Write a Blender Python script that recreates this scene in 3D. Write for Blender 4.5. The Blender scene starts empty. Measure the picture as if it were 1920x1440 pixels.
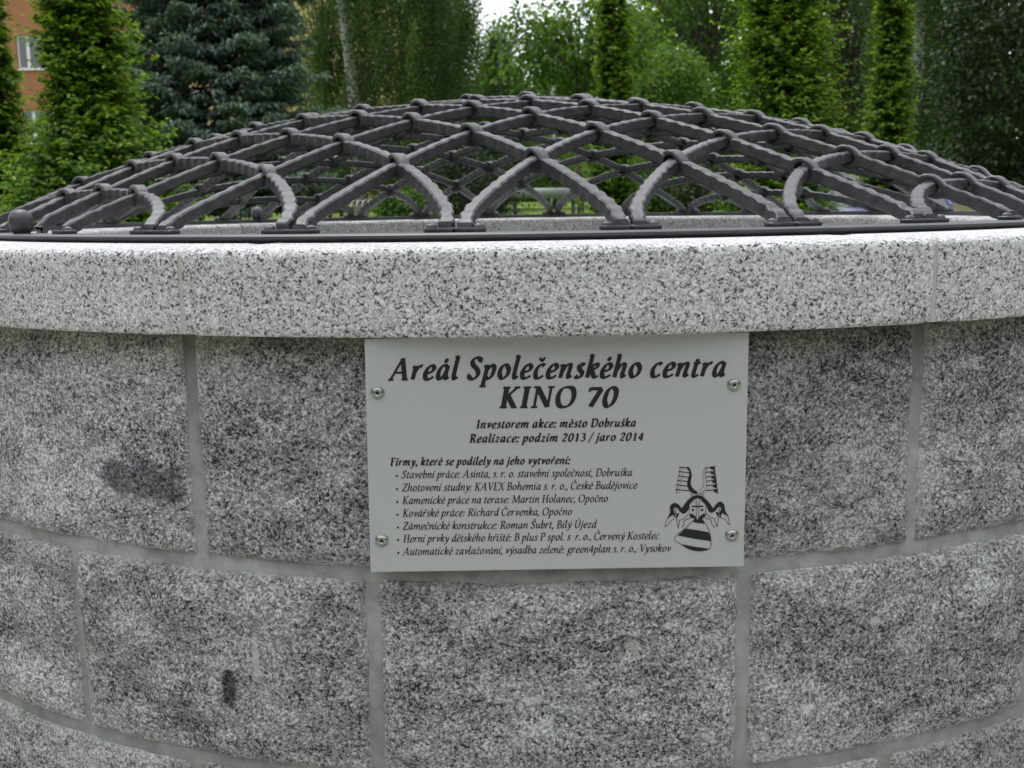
import bpy, bmesh, math, random
import numpy as np
from mathutils import Vector, Matrix, noise
from mathutils.geometry import tessellate_polygon
R_=math.radians
sc=bpy.context.scene; COL=sc.collection
random.seed(7); RNG=np.random.default_rng(7)
# ------------------------------------------------------------------ camera
F_PX=2017.0; CAM=np.array([0,-2.2124,.029])
FWD=Vector((-.01568208,.98621143,-.16474552)); RGT=Vector((.9998004,.01342676,-.01479449)); UPV=RGT.cross(FWD)
cam=bpy.data.cameras.new('camera'); co=bpy.data.objects.new('camera',cam); COL.objects.link(co)
cam.sensor_width=36; cam.lens=F_PX/1920*36; cam.clip_start=.05; cam.clip_end=600
co.matrix_world=Matrix(((RGT.x,UPV.x,-FWD.x,CAM[0]),(RGT.y,UPV.y,-FWD.y,CAM[1]),(RGT.z,UPV.z,-FWD.z,CAM[2]),(0,0,0,1)))
cam.dof.use_dof=True; cam.dof.focus_distance=1.12; cam.dof.aperture_fstop=15
sc.camera=co
# ------------------------------------------------------------------ light: overcast sky and a very soft sun
w=bpy.data.worlds.new('World'); sc.world=w; w.use_nodes=True
nt=w.node_tree; bg=nt.nodes['Background']
sky=nt.nodes.new('ShaderNodeTexSky'); sky.sky_type='NISHITA'; sky.sun_disc=False
SUN_EL,SUN_AZ=R_(66),R_(335)      # azimuth clockwise from +Y
sky.sun_elevation=SUN_EL; sky.sun_rotation=SUN_AZ; sky.dust_density=6; sky.air_density=1.2
hs=nt.nodes.new('ShaderNodeHueSaturation'); hs.inputs['Saturation'].default_value=.10
mx=nt.nodes.new('ShaderNodeMix'); mx.data_type='RGBA'; mx.inputs[0].default_value=.72; mx.inputs[7].default_value=(8.2,8.5,9.0,1)
nt.links.new(sky.outputs[0],hs.inputs['Color']); nt.links.new(hs.outputs[0],mx.inputs[6]); nt.links.new(mx.outputs[2],bg.inputs[0])
bg.inputs[1].default_value=.145
sd=bpy.data.lights.new('sun','SUN'); sd.energy=1.0; sd.angle=R_(26); sd.color=(1,.97,.93)
so=bpy.data.objects.new('sun',sd); COL.objects.link(so)
sdir=Vector((math.sin(SUN_AZ)*math.cos(SUN_EL),math.cos(SUN_AZ)*math.cos(SUN_EL),math.sin(SUN_EL)))
so.rotation_euler=sdir.to_track_quat('Z','Y').to_euler(); so.location=(0,0,20)
vs=sc.view_settings; vs.view_transform='Standard'; vs.look='None'; vs.gamma=1; vs.exposure=.47; vs.use_curve_mapping=False
sc.cycles.max_bounces=8; sc.cycles.transparent_max_bounces=8

# ------------------------------------------------------------------ helpers
def at(x,y,D):
    """world point D metres in front of the camera (along its heading) seen at photo pixel x,y"""
    d=FWD+RGT*((x-960)/F_PX)-UPV*((y-720)/F_PX); k=D/d.y
    return Vector(CAM)+d*k
def zg(x,y):
    """terrain height"""
    t=min(max((y-9)/24,0),1); t=t*t*(3-2*t)
    side=min(max((x-1.5)/4,0),1)
    h=-1.03+t*(.93-.10*side)+max(0,y-33)*.012
    return h
def mesh_obj(name,verts,faces,mat=None,parent=None,smooth=False):
    me=bpy.data.meshes.new(name); me.from_pydata([tuple(v) for v in verts],[],faces)
    if mat: me.materials.append(mat)
    if smooth: me.shade_smooth()
    o=bpy.data.objects.new(name,me); COL.objects.link(o)
    if parent: o.parent=parent
    return o
def bm_obj(name,bm,mat=None,parent=None,smooth=False):
    me=bpy.data.meshes.new(name); bm.normal_update(); bm.to_mesh(me); bm.free()
    if mat: me.materials.append(mat)
    if smooth: me.shade_smooth()
    o=bpy.data.objects.new(name,me); COL.objects.link(o)
    if parent: o.parent=parent
    return o
def empty(name,label,cat,group=None,loc=(0,0,0)):
    o=bpy.data.objects.new(name,None); COL.objects.link(o); o.location=loc; o.empty_display_size=.1
    o['label']=label; o['category']=cat
    if group: o['group']=group
    return o
def tag(o,label=None,cat=None,group=None,kind=None):
    if label: o['label']=label
    if cat: o['category']=cat
    if group: o['group']=group
    if kind: o['kind']=kind
    return o
class MB:
    def __init__(s): s.v=[]; s.f=[]
    def add(s,v,f):
        n=len(s.v); s.v+=[tuple(p) for p in v]; s.f+=[tuple(i+n for i in q) for q in f]
    def box(s,x0,x1,y0,y1,z0,z1,M=None):
        v=[Vector((x,y,z)) for z in (z0,z1) for y in (y0,y1) for x in (x0,x1)]
        if M: v=[M@p for p in v]
        s.add(v,[(0,2,3,1),(4,5,7,6),(0,1,5,4),(2,6,7,3),(0,4,6,2),(1,3,7,5)])
    def tube(s,pts,rad,n=8,cap=True):
        pts=[Vector(p) for p in pts]; rr=rad if hasattr(rad,'__len__') else [rad]*len(pts)
        rings=[]; prev=None
        for i,p in enumerate(pts):
            t=(pts[min(i+1,len(pts)-1)]-pts[max(i-1,0)]).normalized()
            a=prev-t*prev.dot(t) if prev is not None else t.orthogonal()
            a.normalize(); prev=a; b=t.cross(a)
            rings.append([p+(a*math.cos(2*math.pi*k/n)+b*math.sin(2*math.pi*k/n))*rr[i] for k in range(n)])
        v=[q for r in rings for q in r]; f=[]
        for i in range(len(pts)-1):
            for k in range(n): f.append((i*n+k,i*n+(k+1)%n,(i+1)*n+(k+1)%n,(i+1)*n+k))
        if cap: f.append(tuple(range(n))[::-1]); f.append(tuple((len(pts)-1)*n+k for k in range(n)))
        s.add(v,f)
    def lathe(s,prof,n=24,M=None):
        v=[];f=[]
        for r,z in prof:
            for k in range(n):
                a=2*math.pi*k/n; p=Vector((r*math.cos(a),r*math.sin(a),z)); v.append(M@p if M else p)
        for i in range(len(prof)-1):
            for k in range(n): f.append((i*n+k,i*n+(k+1)%n,(i+1)*n+(k+1)%n,(i+1)*n+k))
        s.add(v,f)
    def build(s,name,mat=None,parent=None,smooth=False): return mesh_obj(name,s.v,s.f,mat,parent,smooth)

# ------------------------------------------------------------------ materials
def mat(name,col=(.5,.5,.5),rough=.7,metal=0,spec=.5):
    m=bpy.data.materials.new(name); m.use_nodes=True; b=m.node_tree.nodes['Principled BSDF']
    b.inputs['Base Color'].default_value=(*col,1); b.inputs['Roughness'].default_value=rough; b.inputs['Metallic'].default_value=metal
    b.inputs['Specular IOR Level'].default_value=spec
    return m,m.node_tree,b
def N(nt,t,**k):
    n=nt.nodes.new(t)
    for a,b in k.items():
        if a.startswith('i_'):
            key=a[2:]; key=int(key) if key.isdigit() else key.replace('_',' ')
            n.inputs[key].default_value=b
        else: setattr(n,a,b)
    return n
def ramp(nt,stops,interp='LINEAR'):
    r=nt.nodes.new('ShaderNodeValToRGB'); r.color_ramp.interpolation=interp; e=r.color_ramp.elements
    while len(e)<len(stops): e.new(.5)
    for el,(p,c) in zip(e,stops): el.position=p; el.color=(c[0],c[1],c[2],1) if hasattr(c,'__len__') else (c,c,c,1)
    return r
def math_n(nt,op,a,b=None,clamp=False):
    n=nt.nodes.new('ShaderNodeMath'); n.operation=op; n.use_clamp=clamp
    for i,x in enumerate((a,b)):
        if x is None: continue
        if isinstance(x,(int,float)): n.inputs[i].default_value=x
        else: nt.links.new(x,n.inputs[i])
    return n.outputs[0]
def mixc(nt,fac,a,b,bt='MIX'):
    n=nt.nodes.new('ShaderNodeMix'); n.data_type='RGBA'; n.blend_type=bt
    for i,x in ((0,fac),(6,a),(7,b)):
        if isinstance(x,(int,float)): n.inputs[i].default_value=x
        elif isinstance(x,tuple): n.inputs[i].default_value=(*x,1)
        else: nt.links.new(x,n.inputs[i])
    return n.outputs[2]
def granite(name,light,mid,dark,darkfrac,grain,patch,bump,stains=(),ka=(.42,.26,1.15,.75,.85)):
    m,nt,b=mat(name,rough=.85,spec=.35); L=nt.links
    tc=N(nt,'ShaderNodeTexCoord'); P=tc.outputs['Object']
    warp=N(nt,'ShaderNodeTexNoise',i_Scale=260.,i_Detail=2.); L.new(P,warp.inputs['Vector'])
    wv=N(nt,'ShaderNodeVectorMath',operation='SCALE'); wv.inputs['Scale'].default_value=.004; L.new(warp.outputs['Color'],wv.inputs[0])
    ad=N(nt,'ShaderNodeVectorMath',operation='ADD'); L.new(P,ad.inputs[0]); L.new(wv.outputs[0],ad.inputs[1])
    v1=N(nt,'ShaderNodeTexVoronoi',i_Scale=grain,i_Randomness=1.); L.new(ad.outputs[0],v1.inputs['Vector'])
    v2=N(nt,'ShaderNodeTexVoronoi',i_Scale=grain*.55,i_Randomness=1.); L.new(ad.outputs[0],v2.inputs['Vector'])
    n1=N(nt,'ShaderNodeTexNoise',i_Scale=grain*.5,i_Detail=5.,i_Roughness=.72); L.new(P,n1.inputs['Vector'])
    an=N(nt,'ShaderNodeMapping'); an.inputs['Rotation'].default_value=(0,.35,0); an.inputs['Scale'].default_value=(1,1,2.1); L.new(P,an.inputs[0])
    n2=N(nt,'ShaderNodeTexNoise',i_Scale=patch,i_Detail=6.,i_Roughness=.62); L.new(an.outputs[0],n2.inputs['Vector'])
    n3=N(nt,'ShaderNodeTexNoise',i_Scale=patch*6,i_Detail=4.,i_Roughness=.65); L.new(an.outputs[0],n3.inputs['Vector'])
    sep=N(nt,'ShaderNodeSeparateColor'); L.new(v1.outputs['Color'],sep.inputs[0])
    sp2=N(nt,'ShaderNodeSeparateColor'); L.new(v2.outputs['Color'],sp2.inputs[0])
    a=math_n(nt,'MULTIPLY',sep.outputs[0],ka[0]); a2=math_n(nt,'MULTIPLY',sp2.outputs[0],ka[1])
    n1m=math_n(nt,'MULTIPLY',math_n(nt,'SUBTRACT',n1.outputs[0],.5),ka[2])
    n2m=math_n(nt,'MULTIPLY',math_n(nt,'SUBTRACT',n2.outputs[0],.5),ka[3])
    n3m=math_n(nt,'MULTIPLY',math_n(nt,'SUBTRACT',n3.outputs[0],.5),ka[4])
    s=math_n(nt,'ADD',a,a2); s=math_n(nt,'ADD',s,.5-.5*(ka[0]+ka[1])); s=math_n(nt,'ADD',s,n1m); s=math_n(nt,'ADD',s,n2m); s=math_n(nt,'ADD',s,n3m,True)
    rp=ramp(nt,[(0,dark),(darkfrac,dark),(darkfrac+.10,[q*.62 for q in mid]),(.55,mid),(.82,light),(1,[min(1,q*1.22) for q in light])]); L.new(s,rp.inputs[0])
    col=rp.outputs[0]
    # slight warm / green ageing patches
    n4=N(nt,'ShaderNodeTexNoise',i_Scale=3.5,i_Detail=5.,i_Roughness=.7); L.new(P,n4.inputs['Vector'])
    r4=ramp(nt,[(.42,0.),(.72,1.)]); L.new(n4.outputs[0],r4.inputs[0])
    col=mixc(nt,math_n(nt,'MULTIPLY',r4.outputs[0],.35 if name=='rock_face_granite' else .08),col,(.98,.95,.86),'MULTIPLY')
    sx=N(nt,'ShaderNodeSeparateXYZ'); L.new(P,sx.inputs[0])
    for (cx,cy,cz,rx,rz,tone,k) in stains:
        d1=math_n(nt,'DIVIDE',math_n(nt,'SUBTRACT',sx.outputs[0],cx),rx); d2=math_n(nt,'DIVIDE',math_n(nt,'SUBTRACT',sx.outputs[2],cz),rz)
        dd=math_n(nt,'ADD',math_n(nt,'MULTIPLY',d1,d1),math_n(nt,'MULTIPLY',d2,d2))
        dd=math_n(nt,'ADD',dd,math_n(nt,'MULTIPLY',math_n(nt,'SUBTRACT',n3.outputs[0],.5),3.6))
        front=math_n(nt,'LESS_THAN',sx.outputs[1],0.)
        r=ramp(nt,[(.45,k),(1.,0.)]); L.new(dd,r.inputs[0])
        col=mixc(nt,math_n(nt,'MULTIPLY',r.outputs[0],front),col,tone,'MULTIPLY' if max(tone)<.6 else 'MIX')
    if name=='rock_face_granite':
        oi=N(nt,'ShaderNodeObjectInfo'); mo=N(nt,'ShaderNodeMapRange'); mo.inputs['To Min'].default_value=.80; mo.inputs['To Max'].default_value=1.12; L.new(oi.outputs['Random'],mo.inputs[0])
        sv=N(nt,'ShaderNodeVectorMath',operation='SCALE'); L.new(col,sv.inputs[0]); L.new(mo.outputs[0],sv.inputs['Scale']); col=sv.outputs[0]
        # algae under the coping
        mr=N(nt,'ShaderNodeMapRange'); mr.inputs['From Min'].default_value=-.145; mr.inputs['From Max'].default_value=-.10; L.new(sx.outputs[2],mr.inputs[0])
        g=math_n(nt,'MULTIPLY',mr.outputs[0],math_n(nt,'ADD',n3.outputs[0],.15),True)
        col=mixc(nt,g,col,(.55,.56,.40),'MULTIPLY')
    if name=='rock_face_granite':
        ra=N(nt,'ShaderNodeAttribute',attribute_name='rim'); col=mixc(nt,math_n(nt,'MULTIPLY',ra.outputs['Fac'],.62,True),col,(.62,.62,.60))
    L.new(col,b.inputs['Base Color'])
    bp=N(nt,'ShaderNodeBump'); bp.inputs['Strength'].default_value=bump; bp.inputs['Distance'].default_value=.0035
    hh=math_n(nt,'ADD',n1.outputs[0],math_n(nt,'MULTIPLY',n3.outputs[0],1.6)); L.new(hh,bp.inputs['Height']); L.new(bp.outputs[0],b.inputs['Normal'])
    return m
def th_xy(deg,r): return (r*math.sin(R_(deg)),-r*math.cos(R_(deg)))
M_ROCK=granite('rock_face_granite',(.70,.708,.71),(.345,.351,.355),(.028,.029,.033),.21,540,4.5,1.,ka=(.54,.34,1.15,.85,.66),
   stains=[(-.425,0,-.262,.062,.026,(.38,.38,.40),1.),(-.334,0,-.495,.010,.026,(.22,.22,.24),1.),(-.30,0,-.452,.004,.03,(.62,.62,.6),.8),(.297,0,-.517,.011,.005,(.72,.73,.72),.8),(.0,0,-.487,.012,.004,(.66,.67,.66),.7),(.107,0,-.43,.006,.009,(.62,.60,.55),.6),(-.225,0,-.145,.010,.004,(.62,.62,.6),.6),(.375,0,-.425,.009,.006,(.68,.69,.68),.7),(.03,0,-.505,.005,.004,(.50,.38,.28),.5)])
M_COPE=granite('sawn_granite',(.76,.765,.76),(.57,.577,.577),(.055,.055,.06),.17,560,2.2,.35,ka=(.62,.34,1.1,.35,.22))
def simple_noise(name,c1,c2,scale,rough=.8,bump=.3,dist=.003,detail=5,spec=.4,metal=0):
    m,nt,b=mat(name,rough=rough,spec=spec,metal=metal); L=nt.links
    tc=N(nt,'ShaderNodeTexCoord'); n=N(nt,'ShaderNodeTexNoise',i_Scale=float(scale),i_Detail=float(detail),i_Roughness=.65); L.new(tc.outputs['Object'],n.inputs['Vector'])
    r=ramp(nt,[(.3,c1),(.7,c2)]); L.new(n.outputs[0],r.inputs[0]); L.new(r.outputs[0],b.inputs['Base Color'])
    if bump:
        bp=N(nt,'ShaderNodeBump'); bp.inputs['Strength'].default_value=bump; bp.inputs['Distance'].default_value=dist; L.new(n.outputs[0],bp.inputs['Height']); L.new(bp.outputs[0],b.inputs['Normal'])
    return m
M_MORTAR=simple_noise('mortar',(.20,.198,.186),(.38,.378,.362),38,.95,.9,.003,9)
M_MORTAR2=simple_noise('coping_mortar',(.42,.42,.40),(.52,.52,.50),80,.95,.3,.001)
M_LINING=simple_noise('well_lining',(.10,.10,.095),(.18,.18,.17),25,.95,.6,.006)
M_IRON=simple_noise('forged_iron',(.045,.046,.049),(.098,.100,.104),55,.43,.8,.0022,6,.5,.55)
M_IRON_RING=simple_noise('painted_iron_ring',(.035,.04,.042),(.06,.066,.068),30,.42,.2,.001,5,.5)
M_STEEL,_,_=mat('stainless_steel',(.42,.41,.39),.3,1.)
M_BLACK,_,_=mat('black_print',(.010,.010,.012),.5,0,.4)
M_DARK,_,_=mat('dark_recess',(.012,.012,.014),.7)
def panel_mat():
    m,nt,b=mat('satin_grey_panel',(.36,.37,.365),.42,0,.45); L=nt.links
    tc=N(nt,'ShaderNodeTexCoord'); mp=N(nt,'ShaderNodeMapping'); mp.inputs['Scale'].default_value=(900,900,900); L.new(tc.outputs['Object'],mp.inputs[0])
    n=N(nt,'ShaderNodeTexNoise',i_Scale=1.,i_Detail=2.); L.new(mp.outputs[0],n.inputs['Vector'])
    r=ramp(nt,[(.3,(.44,.452,.448)),(.7,(.49,.502,.497))]); L.new(n.outputs[0],r.inputs[0]); L.new(r.outputs[0],b.inputs['Base Color'])
    return m
M_PANEL=panel_mat()
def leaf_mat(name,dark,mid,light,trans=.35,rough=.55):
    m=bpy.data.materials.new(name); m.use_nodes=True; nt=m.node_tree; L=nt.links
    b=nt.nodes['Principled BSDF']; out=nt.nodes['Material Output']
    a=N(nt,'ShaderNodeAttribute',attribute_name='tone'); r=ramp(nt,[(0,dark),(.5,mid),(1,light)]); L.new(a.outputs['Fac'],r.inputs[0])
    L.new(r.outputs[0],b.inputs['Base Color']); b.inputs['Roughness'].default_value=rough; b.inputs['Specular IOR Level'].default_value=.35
    t=N(nt,'ShaderNodeBsdfTranslucent'); tcol=mixc(nt,1.,r.outputs[0],(1.,1.,.45),'MULTIPLY'); 
    br=N(nt,'ShaderNodeVectorMath',operation='SCALE'); br.inputs['Scale'].default_value=1.6; L.new(tcol,br.inputs[0]); L.new(br.outputs[0],t.inputs['Color'])
    mx=N(nt,'ShaderNodeMixShader'); mx.inputs[0].default_value=trans; L.new(b.outputs[0],mx.inputs[1]); L.new(t.outputs[0],mx.inputs[2]); L.new(mx.outputs[0],out.inputs[0])
    return m
M_HORN=leaf_mat('hornbeam_leaf',(.016,.045,.005),(.055,.135,.011),(.25,.37,.03))
M_SPRUCE=leaf_mat('blue_spruce_needle',(.045,.073,.060),(.145,.205,.17),(.31,.41,.345),.12,.6)
M_BIRCH=leaf_mat('birch_leaf',(.034,.07,.017),(.065,.125,.027),(.14,.22,.05),.42)
M_LINDEN=leaf_mat('broad_leaf',(.028,.07,.013),(.065,.145,.022),(.15,.25,.04),.42)
M_DARKLEAF=leaf_mat('dark_leaf',(.010,.022,.008),(.022,.042,.012),(.05,.085,.02),.2)
M_FARLEAF=leaf_mat('far_foliage',(.025,.045,.012),(.045,.08,.018),(.09,.14,.03),.3)
M_BARK=simple_noise('brown_bark',(.05,.04,.03),(.12,.10,.08),30,.95,.8,.02)
def birch_bark():
    m,nt,b=mat('birch_bark',rough=.8); L=nt.links
    tc=N(nt,'ShaderNodeTexCoord'); mp=N(nt,'ShaderNodeMapping'); mp.inputs['Scale'].default_value=(6,6,16); L.new(tc.outputs['Object'],mp.inputs[0])
    n=N(nt,'ShaderNodeTexNoise',i_Scale=1.,i_Detail=5.,i_Roughness=.7); L.new(mp.outputs[0],n.inputs['Vector'])
    r=ramp(nt,[(.36,(.05,.045,.04)),(.44,(.38,.37,.35)),(.7,(.62,.61,.60))]); L.new(n.outputs[0],r.inputs[0]); L.new(r.outputs[0],b.inputs['Base Color'])
    return m
M_BBARK=birch_bark()
M_ORANGE=simple_noise('orange_render',(.33,.15,.075),(.37,.17,.09),8,.95,.15,.01)
M_CREAM=simple_noise('cream_render',(.46,.36,.17),(.50,.40,.20),8,.95,.15,.01)
M_WHITE,_,_=mat('white_frame',(.75,.76,.78),.5)
M_GLASS,_,_=mat('window_glass',(.05,.06,.075),.06,0,1.)
M_ROOF,_,_=mat('grey_roof',(.16,.15,.15),.8)

# ------------------------------------------------------------------ ground
def grass_mat():
    m,nt,b=mat('lawn',rough=.95,spec=.2); L=nt.links
    tc=N(nt,'ShaderNodeTexCoord'); P=tc.outputs['Object']
    n=N(nt,'ShaderNodeTexNoise',i_Scale=.35,i_Detail=6.,i_Roughness=.6); L.new(P,n.inputs['Vector'])
    n2=N(nt,'ShaderNodeTexNoise',i_Scale=14.,i_Detail=6.,i_Roughness=.8); L.new(P,n2.inputs['Vector'])
    s=math_n(nt,'ADD',math_n(nt,'MULTIPLY',n.outputs[0],.6),math_n(nt,'MULTIPLY',n2.outputs[0],.4))
    r=ramp(nt,[(.36,(.07,.12,.02)),(.5,(.13,.20,.035)),(.64,(.22,.30,.06))]); L.new(s,r.inputs[0]); L.new(r.outputs[0],b.inputs['Base Color'])
    bp=N(nt,'ShaderNodeBump'); bp.inputs['Strength'].default_value=.8; bp.inputs['Distance'].default_value=.05; L.new(n2.outputs[0],bp.inputs['Height']); L.new(bp.outputs[0],b.inputs['Normal'])
    return m
xs=np.concatenate([np.linspace(-300,-30,14)[:-1],np.linspace(-30,30,61),np.linspace(30,300,14)[1:]])
ys=np.concatenate([np.linspace(-200,-8,14)[:-1],np.linspace(-8,60,69),np.linspace(60,400,14)[1:]])
gv=[(x,y,zg(x,y)+.02*math.sin(x*.7+y*.3)) for y in ys for x in xs]; nx=len(xs)
gf=[(j*nx+i,j*nx+i+1,(j+1)*nx+i+1,(j+1)*nx+i) for j in range(len(ys)-1) for i in range(nx-1)]
tag(mesh_obj('ground',gv,gf,grass_mat(),smooth=True),kind='structure')
M_PAVE=simple_noise('light_paving',(.27,.26,.24),(.36,.35,.33),6,.9,.3,.004)
mb=MB(); mb.lathe([(1.16,-1.006),(4.6,-1.006),(4.62,-1.03),(4.62,-1.12)],64); tag(mb.build('pavement',M_PAVE),kind='structure')

# ------------------------------------------------------------------ the well
well=empty('stone_well','round well of rough grey granite blocks with a smooth granite coping','well')
mb=MB(); mb.lathe([(1.10,-1.10),(1.1463,-1.10),(1.1463,-.097),(1.10,-.097)],128); mb.build('mortar_bed',M_MORTAR,well,True)
mb=MB(); mb.lathe([(.0001,-1.9),(.885,-1.9),(.885,-.097),(1.10,-.097)],96); mb.build('well_lining',M_LINING,well,True)
def rock(a0,a1,z0,z1,seed,hi):
    na,nz=(84,52) if hi else (14,9)
    rw=(a1-a0)*math.pi/180*1.155; H=z1-z0; v=[];rim=[];off=Vector((seed*3.1,seed*1.7,seed*.9))
    for j in range(nz+1):
        for i in range(na+1):
            s=i/na; t=j/nz
            a=a0+(a1-a0)*s; z=z0+H*t
            x_=s*rw; z_=t*H
            e=min(x_,rw-x_,z_,H-z_)
            p=Vector((x_,z_,0))+off
            edge=.004*noise.noise(p*18)+.0022*noise.noise(p*70)
            if i in(0,na): a+=(edge*57.3/1.15)*(1 if i==0 else -1)
            if j in(0,nz): z+=edge*.9*(1 if j==0 else -1)
            body=1-math.exp(-max(e,0)/.010)
            big=noise.noise(p*7)*.0060+noise.noise(p*17)*.0046+abs(noise.noise(p*12+Vector((9,9,9))))*.0075-.002
            fac=noise.noise(Vector((p.x*26,p.y*34,3)))*.0022+noise.noise(p*85)*.0011
            r=1.1475+body*(.0088+big*1.75)+fac*min(1,e/.004)*1.1
            if e<=1e-6: r=1.1435
            lim=1.1610 if (abs((a-2+180)%360-180)<11.5 and z>-.35) else 1.1668
            r=max(min(r,lim),1.1484) if e>.004 else min(r,lim)
            xx,yy=th_xy(a,r); v.append((xx,yy,z)); rim.append(max(0,math.exp(-max(e,0)/.0045)*(.75+.9*noise.noise(p*40))))
    f=[(j*(na+1)+i,j*(na+1)+i+1,(j+1)*(na+1)+i+1,(j+1)*(na+1)+i) for j in range(nz) for i in range(na)]
    n0=len(v)
    # sides going back into the mortar
    ring=[i for i in range(na+1)]+[j*(na+1)+na for j in range(1,nz+1)]+[nz*(na+1)+i for i in range(na-1,-1,-1)]+[j*(na+1) for j in range(nz-1,0,-1)]
    for k in ring:
        x,y,z=v[k]; q=1.12/math.hypot(x,y); v.append((x*q,y*q,z))
    m=len(ring)
    for k in range(m): f.append((ring[k],n0+k,n0+(k+1)%m,ring[(k+1)%m]))
    o=mesh_obj('stone_block',v,f,M_ROCK,well,True); at_=o.data.attributes.new('rim','FLOAT','POINT'); at_.data.foreach_set('value',rim+[0.]*m); return o
seams=[[-18.22,1.5,21.3],[-27.53,-8.4,11.26,31.2],[-19.5,.8,20.2],[-29,-9,10.5,30]]
zz=[(-.3445,-.0975),(-.5775,-.3568),(-.797,-.5903),(-1.02,-.811)]
for c in range(4):
    s=seams[c]; span=360-(s[-1]-s[0]); n=round(span/19.9); allj=s+[s[-1]+span*k/n for k in range(1,n)]
    allj.append(s[0]+360)
    for k in range(len(allj)-1):
        a0,a1=allj[k],allj[k+1]; g=.28
        mid=(a0+a1)/2; mid=(mid+180)%360-180
        rock(a0+g,a1-g,zz[c][0],zz[c][1],c*31+k+1,abs(mid)<42 and c<3)
# coping
ZT=-.0105; ZB=-.0965
def coping(a0,a1,seed):
    prof=[(.862,ZB),(.860,ZT-.008),(.8625,ZT-.003),(.868,ZT),(.95,ZT),(1.05,ZT),(1.12,ZT),(1.178,ZT),(1.1845,ZT-.0013),(1.1885,ZT-.0045),(1.1900,ZT-.009)]
    prof+=[(1.1903-.0*k,ZT-.009-(ZT-.009-ZB-.003)*k/6) for k in range(1,7)]+[(1.1885,ZB),(1.12,ZB)]
    n=48; v=[]; f=[]; k=len(prof)
    for i in range(n+1):
        s=i/n; a=a0+(a1-a0)*s; d=min(s,1-s)*(a1-a0)*math.pi/180*1.19
        rd=.0016*math.exp(-d/.0025)
        for (r,z) in prof:
            nn=noise.noise(Vector((a*.9,r*60+seed,z*90)))*.00035
            rr=r+nn+(rd if r<1 else -rd); z2=z-(rd if z>ZT-.004 else -rd if z<ZB+.002 else 0)
            x,y=th_xy(a,rr); v.append((x,y,z2))
    for i in range(n):
        for j in range(k):
            f.append((i*k+j,(i+1)*k+j,(i+1)*k+(j+1)%k,i*k+(j+1)%k))
    f.append(tuple(range(k))); f.append(tuple(n*k+j for j in range(k))[::-1])
    o=mesh_obj('coping_stone',v,f,M_COPE,well,False); o.data.shade_smooth(); 
    try: o.data.set_sharp_from_angle(angle=R_(60))
    except Exception: pass
    return o
cj=[-17.03,20.3]+[20.3+322.67*k/9 for k in range(1,9)]+[342.97]
for k in range(len(cj)-1): coping(cj[k]+.13,cj[k+1]-.13,k)
def arcbar(prof,a0,a1,n):
    v=[];f=[];k=len(prof)
    for i in range(n+1):
        a=a0+(a1-a0)*i/n
        for r,z in prof: v.append((*th_xy(a,r),z))
    for i in range(n):
        for j in range(k): f.append((i*k+j,(i+1)*k+j,(i+1)*k+(j+1)%k,i*k+(j+1)%k))
    return v,f
for a in cj[:-1]:
    v,f=arcbar([(.8645,ZB+.001),(.8645,ZT-.002),(1.184,ZT-.002),(1.1875,ZT-.006),(1.1885,ZB+.001)],a-.3,a+.3,3)
    f+=[tuple(range(5)),tuple(range(15,20))[::-1]]; mesh_obj('joint_filling',v,f,M_MORTAR2,well)

# ------------------------------------------------------------------ forged iron grille
PHI=1.03; DSTEP=11.25; Q=3.3
WK=[.9952,.8843,.7676,.6535,.5296,.4074,.2800,.1560]
RK=[0,.35,.5,.6,.7,.8,.9,1.0]; ZK=[.247,.213,.190,.167,.1379,.1023,.0620,.0195]
HUMP=.0175
def cc(m): return math.cos(R_(DSTEP/2+DSTEP*m))
def WW(m): return 0. if m==7.5 else WK[m] if m<8 else -WK[15-m]
IDX=[1,2,3,4,5,6,7,7.5,8,9,10,11,12,13,14]
from bisect import bisect
def zc(r):
    # smooth interpolation of the height of the bar's centre line
    i=min(max(bisect(RK,r)-1,0),6); h=RK[i+1]-RK[i]; t=(r-RK[i])/h
    def sl(k):
        if k<=0: return 0
        if k>=7: return (ZK[7]-ZK[6])/(RK[7]-RK[6])
        return (ZK[k+1]-ZK[k-1])/(RK[k+1]-RK[k-1])
    m0,m1=sl(i)*h,sl(i+1)*h
    z=(2*t**3-3*t*t+1)*ZK[i]+(t**3-2*t*t+t)*m0+(-2*t**3+3*t*t)*ZK[i+1]+(t**3-t*t)*m1
    z-=HUMP
    if r>.985: # bar bends down onto its foot
        k=min((r-.985)/.015,1); z=z*(1-k**1.5)+.001
    return max(z,.001)
PR,PS=math.cos(R_(PHI)),math.sin(R_(PHI))
def uv2w(u,v,z):
    X=(v-u)*.70710678; Y=-(u+v)*.70710678
    return Vector((X*PR-Y*PS,X*PS+Y*PR,z*(1-.085*max(X,0))))
def w_at(m,o):
    fv=abs(math.sin(R_(DSTEP/2+DSTEP*m))); return WW(m)+(cc(m)-WW(m))*min(abs(o)/fv,1)**Q
def cross(i,j):
    u,v=WW(i),WW(j)
    for _ in range(8): u,v=w_at(i,v),w_at(j,u)
    return u,v
grille=empty('iron_grille','domed grille of forged dark grey iron bars over the well mouth','grille')
v,f=arcbar([(.985,-.0008),(1.026,-.0008),(1.0295,-.003),(1.0295,-.006),(1.022,-.0101),(.985,-.0101)],0,360,160)
mesh_obj('base_ring',v,f,M_IRON_RING,grille,True).data.set_sharp_from_angle(angle=R_(35))
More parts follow.
